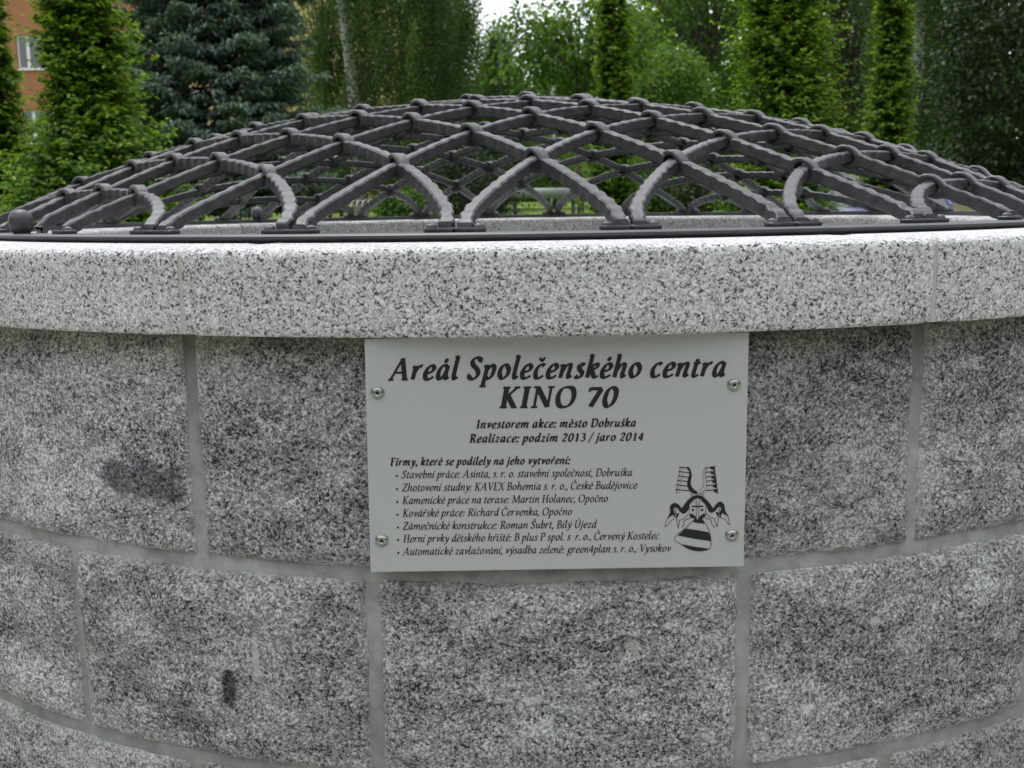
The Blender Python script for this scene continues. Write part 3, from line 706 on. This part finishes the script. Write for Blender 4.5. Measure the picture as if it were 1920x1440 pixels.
hornbeam('slender hornbeam right of the bright one, before the birch trunk',1660,14.5,R2([(420,54),(300,50),(200,46),(100,38),(0,34),(-100,26),(-170,4)],1660,14.5),at(1660,-170,14.5).z,1300,GH,.070,7,.02)

def spruce(label,xpx,D,ytop,ybot,hw,material,seed):
    global RNG; RNG=np.random.default_rng(seed)
    b=at(xpx,385,D); zb=zg(b.x,b.y); root=empty('spruce_tree',label,'tree',None,(b.x,b.y,zb))
    zt=at(xpx,ytop,D).z-zb; z0=at(xpx,ybot,D).z-zb; Rm=hw*D/F_PX
    trunk(root,Vector((0,0,-.1)),Vector((0,0,zt)),.16,.02)
    Cs=[];As=[];Ns=[];Ts=[]; mb=MB()
    nw=int((zt-z0)/.27)
    for wi in range(nw):
        h=z0+(zt-z0)*wi/nw; rmax=Rm*(1-(h-z0)/(zt-z0))**.8*(.92+.16*RNG.random())
        if wi<2: rmax*=.8
        for k in range(13):
            az=2*math.pi*(k/13)+RNG.normal(0,.12)+wi*.7; L=rmax*RNG.uniform(.72,1.12); 
            d=np.array([math.cos(az),math.sin(az),0]); sd=np.array([-math.sin(az),math.cos(az),0])
            hh=h+RNG.normal(0,.06)
            def bp(t): return d*L*t+np.array([0,0,hh-.30*L*t+.20*L*t**3])
            mb.tube([tuple(bp(t)) for t in (0,.4,.8,1)],[.022,.015,.008,.003],4,False)
            nt_=int(16*max(L,.4)/2*1.9)+5
            t=RNG.uniform(.25,1,nt_)**.7; lat=RNG.uniform(-1,1,nt_)*(.16+.22*L*(1-t)*1.3)
            base=np.stack([bp(q) for q in t])+sd*lat[:,None]; base[:,2]-=np.abs(lat)*.28
            # each twig = puff of needle tufts
            m=13
            pp=base[:,None,:]+RNG.normal(0,.055,(nt_,m,3))*np.array([1,1,.6])
            ax=(d*.75+sd*np.sign(lat)[:,None,None]*.45+np.array([0,0,-.22]))+RNG.normal(0,.38,(nt_,m,3))
            Cs.append(pp.reshape(-1,3)); As.append(ax.reshape(-1,3)); Ns.append((np.array([0,0,1.])+RNG.normal(0,.5,(nt_,m,3))).reshape(-1,3))
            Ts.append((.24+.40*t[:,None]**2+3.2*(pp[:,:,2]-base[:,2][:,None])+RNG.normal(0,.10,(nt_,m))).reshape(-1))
    tag(mb.build('limbs',M_BARK,root),kind='stuff')
    C=np.concatenate(Cs);n=len(C); L=RNG.uniform(.09,.16,n)
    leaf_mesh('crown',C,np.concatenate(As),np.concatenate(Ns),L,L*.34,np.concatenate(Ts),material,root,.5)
    return root
spruce('blue-grey spruce with drooping tiers left of the birches',425,20,-1150,360,215,M_SPRUCE,11)
def birch(label,xpx,D,tops,ybot,hw,ztop_px,nstr,seed,lean=0,tx=None,material=M_BIRCH,leaf=.05,cx=None):
    global RNG; RNG=np.random.default_rng(seed)
    b=at(xpx,385,D); zb=zg(b.x,b.y); root=empty('birch_tree',label,'tree','pendulous birches behind the well',(b.x,b.y,zb))
    zt=at(xpx,ztop_px,D).z-zb; z0=at(xpx,ybot,D).z-zb; Rm=hw*D/F_PX; off=((cx or xpx)-xpx)*D/F_PX
    tip=Vector((lean*D/F_PX,0,zt))
    trunk(root,Vector((0,0,-.1)),tip,.16,.075,M_BBARK,.08,n=14)
    n=nstr; az=RNG.uniform(0,2*np.pi,n); q=RNG.uniform(0,1,n); rr=Rm*np.sqrt(RNG.uniform(.02,1,n))
    z=z0+(zt-z0)*(.12+.88*q); rr*=np.sqrt(np.clip(1-((z-z0)/(zt-z0)*1.05)**3,.03,1))
    # cluster the strands in bunches
    nb=n//14; c_=RNG.integers(0,nb,n); jit=RNG.normal(0,.14,(n,3)); 
    base=np.stack([rr*np.cos(az)+off,rr*np.sin(az)*.8+Rm*.22,z],1)[c_%n]+jit
    mb=MB()
    for k in range(0,nb,max(1,nb//45)):
        p=base[k]; hz=max(p[2]-Rm*.5,.6); mb.tube([(p[2]/zt*tip.x*.8,0,hz),(p[0]*.5,p[1]*.5,p[2]-.1),(p[0],p[1],p[2])],[.03,.016,.006],5,False)
    tag(mb.build('limbs',M_BARK,root),kind='stuff')
    m=26; ln=RNG.uniform(.5,1.9,n); s=np.linspace(0,1,m)
    C=base[:,None,:]+np.stack([.10*np.sin(s[None,:]*3+az[:,None]),.10*np.cos(s[None,:]*3+az[:,None]),-s[None,:]*ln[:,None]],2)+RNG.normal(0,.035,(n,m,3))
    C[:,:,2]=np.maximum(C[:,:,2],z0)
    A=np.array([0,0,-1.])+RNG.normal(0,.55,(n,m,3)); Nn=RNG.normal(0,1,(n,m,3))
    L=leaf*RNG.uniform(.7,1.3,(n,m)); tone=.38+RNG.normal(0,.14,(n,m))+RNG.normal(0,.24,(nb,))[c_][:,None]
    leaf_mesh('crown',C.reshape(-1,3),A.reshape(-1,3),Nn.reshape(-1,3),L.reshape(-1),L.reshape(-1)*.8,tone.reshape(-1),material,root)
    return root
birch('birch with a white trunk showing beside the blue spruce',680,26,None,395,165,-420,4300,21,lean=-48,cx=742,leaf=.058)
birch('birch with a hanging crown left of the patch of sky',870,30,None,345,78,-150,3000,22,lean=-30,cx=828)
birch('low round birch just left of the patch of sky, reaching under it',940,32,None,345,62,48,2000,27,lean=6,cx=935)
birch('smaller pale birch showing below the patch of sky',1040,44,None,330,75,60,500,26,cx=1035,leaf=.05)
birch('birch with a pale trunk right of the slender hornbeam',1700,23,None,345,150,-420,3600,23,lean=8,cx=1740)
def broad(name,label,xpx,D,cy,hw,hh,nclump,material,leaf,seed,cat='tree',group=None,base=True,tone0=.4,dens=42,cs=.17,trunk_top=None):
    global RNG; RNG=np.random.default_rng(seed)
    b=at(xpx,385,D); zb=zg(b.x,b.y); root=empty(name,label,cat,group,(b.x,b.y,zb))
    zc_=at(xpx,cy,D).z-zb; RX=hw*D/F_PX; RZ=hh*D/F_PX
    if base: trunk(root,Vector((0,0,-.1)),Vector((0,0,max(zc_,.3))),max(.03,RX*.06),max(.012,RX*.02))
    n=nclump; dirs=unit(rnd(n)); rad=RNG.uniform(.45,1.0,n)**.6
    ctr=dirs*rad[:,None]*np.array([RX,RX*.85,RZ])+np.array([0,0,zc_])
    ctr+=rnd(n,.05*RX)
    if base:
        mb=MB()
        for k in range(0,n,max(1,n//40)):
            p=ctr[k]; mb.tube([(0,0,max(.2,zc_-RZ*.6)),(p[0]*.55,p[1]*.55,(p[2]+zc_)/2),tuple(p)],[RX*.022,RX*.012,.006],5,False)
        tag(mb.build('limbs',M_BARK,root),kind='stuff')
    m=dens; sc_=cs*RX*RNG.uniform(.6,1.3,n)
    o=rnd(n*m).reshape(n,m,3)*sc_[:,None,None]*np.array([1,1,.45])
    C=ctr[:,None,:]+o; C[:,:,2]-=.25*(o[:,:,0]**2+o[:,:,1]**2)/sc_[:,None]
    C[:,:,2]=np.maximum(C[:,:,2],.02)
    A=unit(o+1e-6)*.8+np.array([0,0,-.45])+RNG.normal(0,.4,(n,m,3)); Nn=np.array([0,0,1.])+RNG.normal(0,.42,(n,m,3))
    L=leaf*RNG.uniform(.6,1.25,(n,m)); tone=tone0+RNG.normal(0,.13,(n,m))+RNG.normal(0,.16,(n,1))
    leaf_mesh('crown',C.reshape(-1,3),A.reshape(-1,3),Nn.reshape(-1,3),L.reshape(-1),L.reshape(-1)*.72,tone.reshape(-1),material,root)
    return root
broad('linden_tree','linden with layered fresh green branches reaching under the sky gap',1085,18,78,135,95,115,M_LINDEN,.10,31,dens=46,cs=.14,tone0=.55)
broad('linden_tree','dense green linden behind the very slender hornbeam',1320,26,-20,165,230,400,M_LINDEN,.11,32,cs=.16,tone0=.40)
broad('maple_tree','yellow-green young maple just above the top of the dome',1225,22,155,100,75,150,M_LINDEN,.09,33,cs=.17,tone0=.62)
broad('yew_tree','very dark tree at the right edge of the frame',1965,17,130,215,270,420,M_DARKLEAF,.09,34,cs=.11,tone0=.42,dens=60)
broad('oak_tree','dim green tree between the right hornbeams',1590,30,60,150,240,420,M_DARKLEAF,.12,35,cs=.17,tone0=.62)
broad('elm_tree','small dark green tree behind the dome left of the slender hornbeam',930,34,225,110,110,260,M_BIRCH,.09,36,cs=.17,tone0=.42)
broad('acacia_tree','airy tree filling the space between the spruce and the white birch trunk',618,27,40,62,170,110,M_BIRCH,.07,38,cs=.2,tone0=.4,dens=46)
broad('acacia_tree','loose brownish green tree before the cream house',640,30,210,70,110,110,M_BIRCH,.08,37,cs=.2,tone0=.3,dens=36)
GS='shrubs seen through the dome'
def shrub(label,x,D,cy,hw,hh,n,mat_,leaf,seed,tone,name='garden_shrub'): return broad(name,label,x,D,cy,hw,hh,n,mat_,leaf,seed,'shrub',GS,True,tone,40,.2)
shrub('almost black evergreen shrub behind the middle of the dome',885,17,345,80,75,170,M_DARKLEAF,.05,41,.15)
shrub('low bright leafy shrub just right of the bicycle stand',752,13,382,42,32,70,M_LINDEN,.05,42,.55)
shrub('mid green shrub left of the grey tube rail',790,24,330,60,60,110,M_LINDEN,.07,43,.25)
shrub('yellow-green shrub behind the grey tube rail',1040,34,325,90,36,120,M_LINDEN,.09,44,.5)
shrub('dense green shrub at the foot of the very slender hornbeam',1225,16,350,75,62,150,M_LINDEN,.055,45,.3)
shrub('dark green shrub at the foot of the right hornbeam',1330,15,360,62,60,130,M_DARKLEAF,.05,46,.8)
shrub('dark shrub below the blue spruce left of the cream wall',560,24,300,45,90,110,M_DARKLEAF,.07,47,.35)
# far belt of trees: one mass
RNG=np.random.default_rng(77)
n=26000; fx=RNG.uniform(560,2600,n); 
topy=np.interp(fx,[560,640,700,880,905,960,1040,1110,1150,1300,2600],[330,300,250,160,150,150,120,100,60,-100,-120])+22*np.sin(fx/17)+14*np.sin(fx/7.3)
py=topy+(400-topy)*RNG.uniform(0,1,n)**.8; D=RNG.uniform(58,70,n)
rows=np.array([tuple(at(float(a),float(b),float(c))) for a,b,c in zip(fx,py,D)])
L=RNG.uniform(.5,1.0,n)
fo=leaf_mesh('far_woodland',rows,rnd(n)+np.array([0,0,-.3]),np.array([0,-.6,1.])+rnd(n,.5),L,L*.8,.45+.25*np.sin(fx/60)+RNG.normal(0,.15,n),M_FARLEAF,None)
tag(fo,'distant belt of trees closing the view behind the garden','woodland',kind='stuff')

# unseen tree belt added at the sides and behind, blocking low sky light
RNG=np.random.default_rng(78); n=21000
az=RNG.uniform(R_(62),R_(298),n); D=RNG.uniform(18,24,n)+4*np.sin(az*5)**2
hh=RNG.uniform(0,1,n)**.9*(9.5+2.2*np.sin(az*23)+1.4*np.sin(az*51))
rows=np.stack([D*np.sin(az),-2.2+D*np.cos(az),hh-1.05],1); L=RNG.uniform(.5,.95,n)
fo=leaf_mesh('added_tree_screen',rows,rnd(n)+np.array([0,0,-.3]),np.array([0,0,.8])+rnd(n,.6),L,L*.85,.45+RNG.normal(0,.18,n),M_FARLEAF,None)
tag(fo,'unseen belt of trees added at the sides and behind the viewer to block low sky light','woodland',kind='stuff')

# ------------------------------------------------------------------ apartment house behind the spruce
p0=at(-260,385,44); p1=at(735,385,44); zb=-.3; Y=p0.y; Ht=14
def house():
    root=empty('apartment_house','rendered apartment house, orange at the left and cream at the right, behind the spruce','building',None,(p0.x,Y,zb))
    ww=p1.x-p0.x; split=at(330,385,44).x-p0.x
    # window openings (x0,x1,z0,z1) local
    wx0=at(22,0,44).x-p0.x; wz1=at(40,65,44).z-zb; wz0=at(40,130,44).z-zb; W_=1.28
    wins=[]
    for k in range(-2,9):
        x=wx0+k*3.1
        for fl in (-1,0,1):
            z0=wz0+fl*2.9
            if x>.5 and x+W_<ww-.7 and z0>.6 and z0+wz1-wz0<Ht-.5: wins.append((x,x+W_,z0,z0+wz1-wz0))
    wins=[w_ for w_ in wins if not(at(600,0,44).x-p0.x<w_[1] )]
    def facade(x0,x1,material,name):
        xs_=sorted({x0,x1}|{q for w_ in wins for q in w_[:2] if x0<q<x1}); zs_=sorted({0,Ht}|{q for w_ in wins for q in w_[2:]})
        mb=MB()
        for i in range(len(xs_)-1):
            for j in range(len(zs_)-1):
                cx,cz_=(xs_[i]+xs_[i+1])/2,(zs_[j]+zs_[j+1])/2
                if any(a<cx<b and c<cz_<d for a,b,c,d in wins): continue
                mb.add([(xs_[i],0,zs_[j]),(xs_[i+1],0,zs_[j]),(xs_[i+1],0,zs_[j+1]),(xs_[i],0,zs_[j+1])],[(0,1,2,3)])
        for a,b,c,d in wins:
            if x0<=a and b<=x1:
                mb.add([(a,0,c),(b,0,c),(b,0,d),(a,0,d),(a,.22,c),(b,.22,c),(b,.22,d),(a,.22,d)],[(0,4,5,1),(1,5,6,2),(2,6,7,3),(3,7,4,0)])
        if x0==0: mb.add([(0,0,0),(0,11,0),(0,11,Ht),(0,0,Ht)],[(0,1,2,3)])
        if x1==ww: mb.add([(ww,0,0),(ww,11,0),(ww,11,Ht),(ww,0,Ht)],[(3,2,1,0)])
        mb.add([(x0,11,0),(x1,11,0),(x1,11,Ht),(x0,11,Ht)],[(3,2,1,0)])
        mb.build(name,material,root)
    wins_split=[w_ for w_ in wins if not (w_[0]<split<w_[1])]; wins[:]=wins_split
    facade(0,split,M_ORANGE,'wall'); facade(split,ww,M_CREAM,'wall')
    for a,b,c,d in wins:
        mb=MB(); t=.07
        mb.box(a,b,.13,.19,c,c+t); mb.box(a,b,.13,.19,d-t,d); mb.box(a,a+t,.131,.189,c+t,d-t); mb.box(b-t,b,.131,.189,c+t,d-t)
        m_=a+(b-a)*.33; mb.box(m_-.06,m_+.06,.125,.185,c+t,d-t)
        fr=mb.build('window',M_WHITE,root)
        mb=MB(); mb.box(a+.02,b-.02,.155,.165,c+.02,d-.02); mb.build('pane',M_GLASS,fr)
        mb=MB(); mb.box(a-.06,b+.06,-.10,.13,c-.05,c-.005); mb.build('sill',M_WHITE,fr)
    mb=MB(); mb.box(-.4,ww+.4,-.5,11.5,Ht,Ht+.3); mb.box(-.1,ww+.1,1.5,9.5,Ht+.3,Ht+1.5); mb.build('roof',M_ROOF,root)
house()
# ------------------------------------------------------------------ parked cars
def carpaint(name,col):
    m,nt,b=mat(name,col,.3); b.inputs['Coat Weight'].default_value=.8; return m
M_TYRE,_,_=mat('tyre_rubber',(.02,.02,.02),.85); M_RIM,_,_=mat('wheel_rim',(.4,.4,.42),.35,.8); M_CGLASS,_,_=mat('car_glass',(.02,.025,.03),.04,0,1.)
M_RED,_,_=mat('red_lamp',(.35,.01,.01),.25); M_LAMP,_,_=mat('clear_lamp',(.6,.62,.65),.15); M_PLATE,_,_=mat('number_plate',(.75,.75,.73),.5); M_CHROME,_,_=mat('chrome_trim',(.7,.7,.72),.15,1.)
def car(label,loc,rz,paint,estate=False):
    root=empty('parked_car',label,'car','cars parked beyond the garden',loc); root.rotation_euler=(0,0,rz)
    # body: stations along x (rear -2.1 .. front 2.1): side profile z lower/upper, half width
    st=[(-2.12,.35,.80,.70),(-2.05,.26,.92,.80),(-1.6,.22,.95,.86),(-.8,.22,.93,.87),(0,.22,.92,.87),(.9,.22,.90,.87),(1.5,.24,.84,.85),(1.95,.28,.72,.78),(2.1,.36,.62,.66)]
    def loft(st,name,material,parent):
        V=[];F=[];n=10
        for x,z0,z1,hw in st:
            h=z1-z0
            for (a,b) in ((-.86,0),(-1,.18),(-1,.55),(-.955,.82),(-.84,1),(.84,1),(.955,.82),(1,.55),(1,.18),(.86,0)): V.append((x,a*hw,z0+b*h))
        for i in range(len(st)-1):
            for k in range(n): F.append((i*n+k,i*n+(k+1)%n,(i+1)*n+(k+1)%n,(i+1)*n+k))
        F.append(tuple(range(n))); F.append(tuple((len(st)-1)*n+k for k in range(n))[::-1])
        bm=bmesh.new(); vv=[bm.verts.new(p) for p in V]
        for q in F: bm.faces.new([vv[k] for k in q])
        bmesh.ops.recalc_face_normals(bm,faces=bm.faces)
        o=bm_obj(name,bm,material,parent,True); o.data.set_sharp_from_angle(angle=R_(32)); return o
    body=loft(st,'body',paint,root)
    rb=-1.95 if estate else -1.7
    # cabin frame + glass
    def cab(name,material,parent,s,zt):
        bot=[(rb,.74*s),(1.0,.76*s)]; top=[(rb+.35,.60*s),(.25,.62*s)]
        V=[(bot[0][0],-bot[0][1],.91),(bot[1][0],-bot[1][1],.89),(bot[1][0],bot[1][1],.89),(bot[0][0],bot[0][1],.91),
           (top[0][0],-top[0][1],zt),(top[1][0],-top[1][1],zt),(top[1][0],top[1][1],zt),(top[0][0],top[0][1],zt)]
        bm=bmesh.new(); vv=[bm.verts.new(p) for p in V]
        for q in ((0,1,5,4),(1,2,6,5),(2,3,7,6),(3,0,4,7),(4,5,6,7),(3,2,1,0)): bm.faces.new([vv[k] for k in q])
        bmesh.ops.recalc_face_normals(bm,faces=bm.faces); return bm_obj(name,bm,material,parent)
    cab('windows',M_CGLASS,root,1.0,1.40)
    st2=[(rb+.30,1.395,1.42,.58),(rb+.42,1.395,1.455,.62),(-.5,1.395,1.475,.64),(.15,1.395,1.455,.635),(.27,1.385,1.41,.60)]; loft(st2,'roof',paint,root)
    for sy in (-1,1):
        for (xa,za,xb,zb_,yy0,yy1) in ((1.0,.89,.24,1.41,.765,.63),(rb,.91,rb+.35,1.41,.745,.61),(-.35,.915,-.38,1.41,.765,.635)):
            mb=MB(); mb.tube([(xa,sy*yy0,za),(xb,sy*yy1,zb_)],.032,6); mb.build('pillar',paint,root,True)
    for x in (-1.35,1.32):
        for sy in (-1,1):
            M=Matrix.Translation((x,sy*.80,.31))@Matrix.Rotation(math.pi/2,4,'X')
            mb=MB(); mb.lathe([(.19,-.09),(.29,-.095),(.31,-.06),(.31,.06),(.29,.095),(.19,.09)],24,M); wh=mb.build('wheel',M_TYRE,root,True)
            mb=MB(); mb.lathe([(.0001,.05),(.06,.06),(.17,.075),(.195,.09)],16,M); mb.lathe([(.0001,-.05),(.06,-.06),(.17,-.075),(.195,-.09)],16,M); mb.build('rim',M_RIM,wh)
    for sy in (-1,1):
        mb=MB(); mb.box(-2.135,-2.0,sy*.70-.11,sy*.70+.11,.66,.86); mb.build('tail_lamp',M_RED,root)
        mb=MB(); mb.box(1.93,2.07,sy*.56-.13,sy*.56+.13,.55,.68); mb.build('headlight',M_LAMP,root)
        mb=MB(); mb.box(.62,.78,sy*.93-.09,sy*.93+.09,.92,1.04); mb.build('wing_mirror',paint,root)
    mb=MB(); mb.box(-2.150,-2.12,-.26,.26,.50,.61); mb.build('number_plate',M_PLATE,root)
    mb=MB(); mb.box(-2.16,-2.06,-.80,.80,.36,.48); mb.box(2.02,2.15,-.76,.76,.34,.46); mb.build('bumper',paint,root)
    mb=MB(); mb.box(2.06,2.12,-.34,.34,.50,.62); mb.build('grille',M_DARK,root)
    mb=MB(); mb.box(rb+.10,rb+.16,-.60,.60,1.02,1.045); mb.build('trim',M_CHROME,root)
    return root
cp=at(632,385,39); car('dark grey estate car seen from behind on the left through the bars',(cp.x,cp.y,at(632,393,39).z),R_(96),carpaint('dark_grey_paint',(.06,.065,.07)),True)
cp=at(1640,385,15.2); car('lavender blue car behind the right part of the dome',(cp.x,cp.y,zg(cp.x,cp.y)-.0),R_(-97),carpaint('lavender_blue_paint',(.26,.26,.50)))
# low beige wall at the right
M_BEIGE=simple_noise('beige_render',(.46,.38,.24),(.55,.46,.30),5,.95,.3,.01)
a,b=at(1730,385,16.5),at(1900,385,16.5); z=zg(a.x,a.y)
wl=empty('garden_wall','low beige rendered wall behind the right car','wall',None,(a.x,a.y,z))
mb=MB(); mb.box(0,b.x-a.x,0,.28,-.2,at(1800,345,16.5).z-z); mb.build('wall_body',M_BEIGE,wl)
mb=MB(); mb.box(-.04,b.x-a.x+.04,-.04,.32,at(1800,345,16.5).z-z+.001,at(1800,341,16.5).z-z); mb.build('wall_cap',M_PAVE,wl)
# grey tube rail on short posts
M_TUBE=simple_noise('galvanised_tube',(.20,.23,.22),(.28,.31,.30),20,.5,.1,.001,4,.5)
a,b=at(955,360,24),at(1085,360,24); 
rl=empty('tube_rail','thick pale grey tube rail on short posts on the lawn','rail',None,(a.x,a.y,zg(a.x,a.y)))
mb=MB(); mb.tube([(0,0,at(955,363,24).z-rl.location.z),(b.x-a.x,0,at(1085,362,24).z-rl.location.z)],.115,16); mb.build('tube',M_TUBE,rl,True)
for x in (.12,b.x-a.x-.12):
    mb=MB(); mb.tube([(x,0,-.15),(x,0,at(955,363,24).z-rl.location.z-.08)],.045,10); mb.build('post',M_IRON_RING,rl,True)
# bicycle stand with wire hoops
a=at(655,395,17); bs=empty('bicycle_stand','low wire bicycle stand with round hoops seen between the bars','bicycle stand',None,(a.x,a.y,zg(a.x,a.y)))
zt=at(655,377,17).z-bs.location.z
for k in range(5):
    mb=MB(); r=.10
    pts=[(k*.085+.05*math.cos(t)+.03,-.12+.12*math.cos(t),max(.0,zt-.10+.11*math.sin(t))) for t in np.linspace(-.2,math.pi+.2,16)]
    pts=[(pts[0][0],pts[0][1],0)]+pts+[(pts[-1][0],pts[-1][1],0)]
    mb.tube(pts,.006,6); mb.build('hoop',M_CHROME,bs,True)
mb=MB(); mb.tube([(-.05,0,.02),(.5,0,.02)],.015,8); mb.tube([(-.05,-.24,.02),(.5,-.24,.02)],.015,8); mb.build('base_rail',M_TUBE,bs,True)
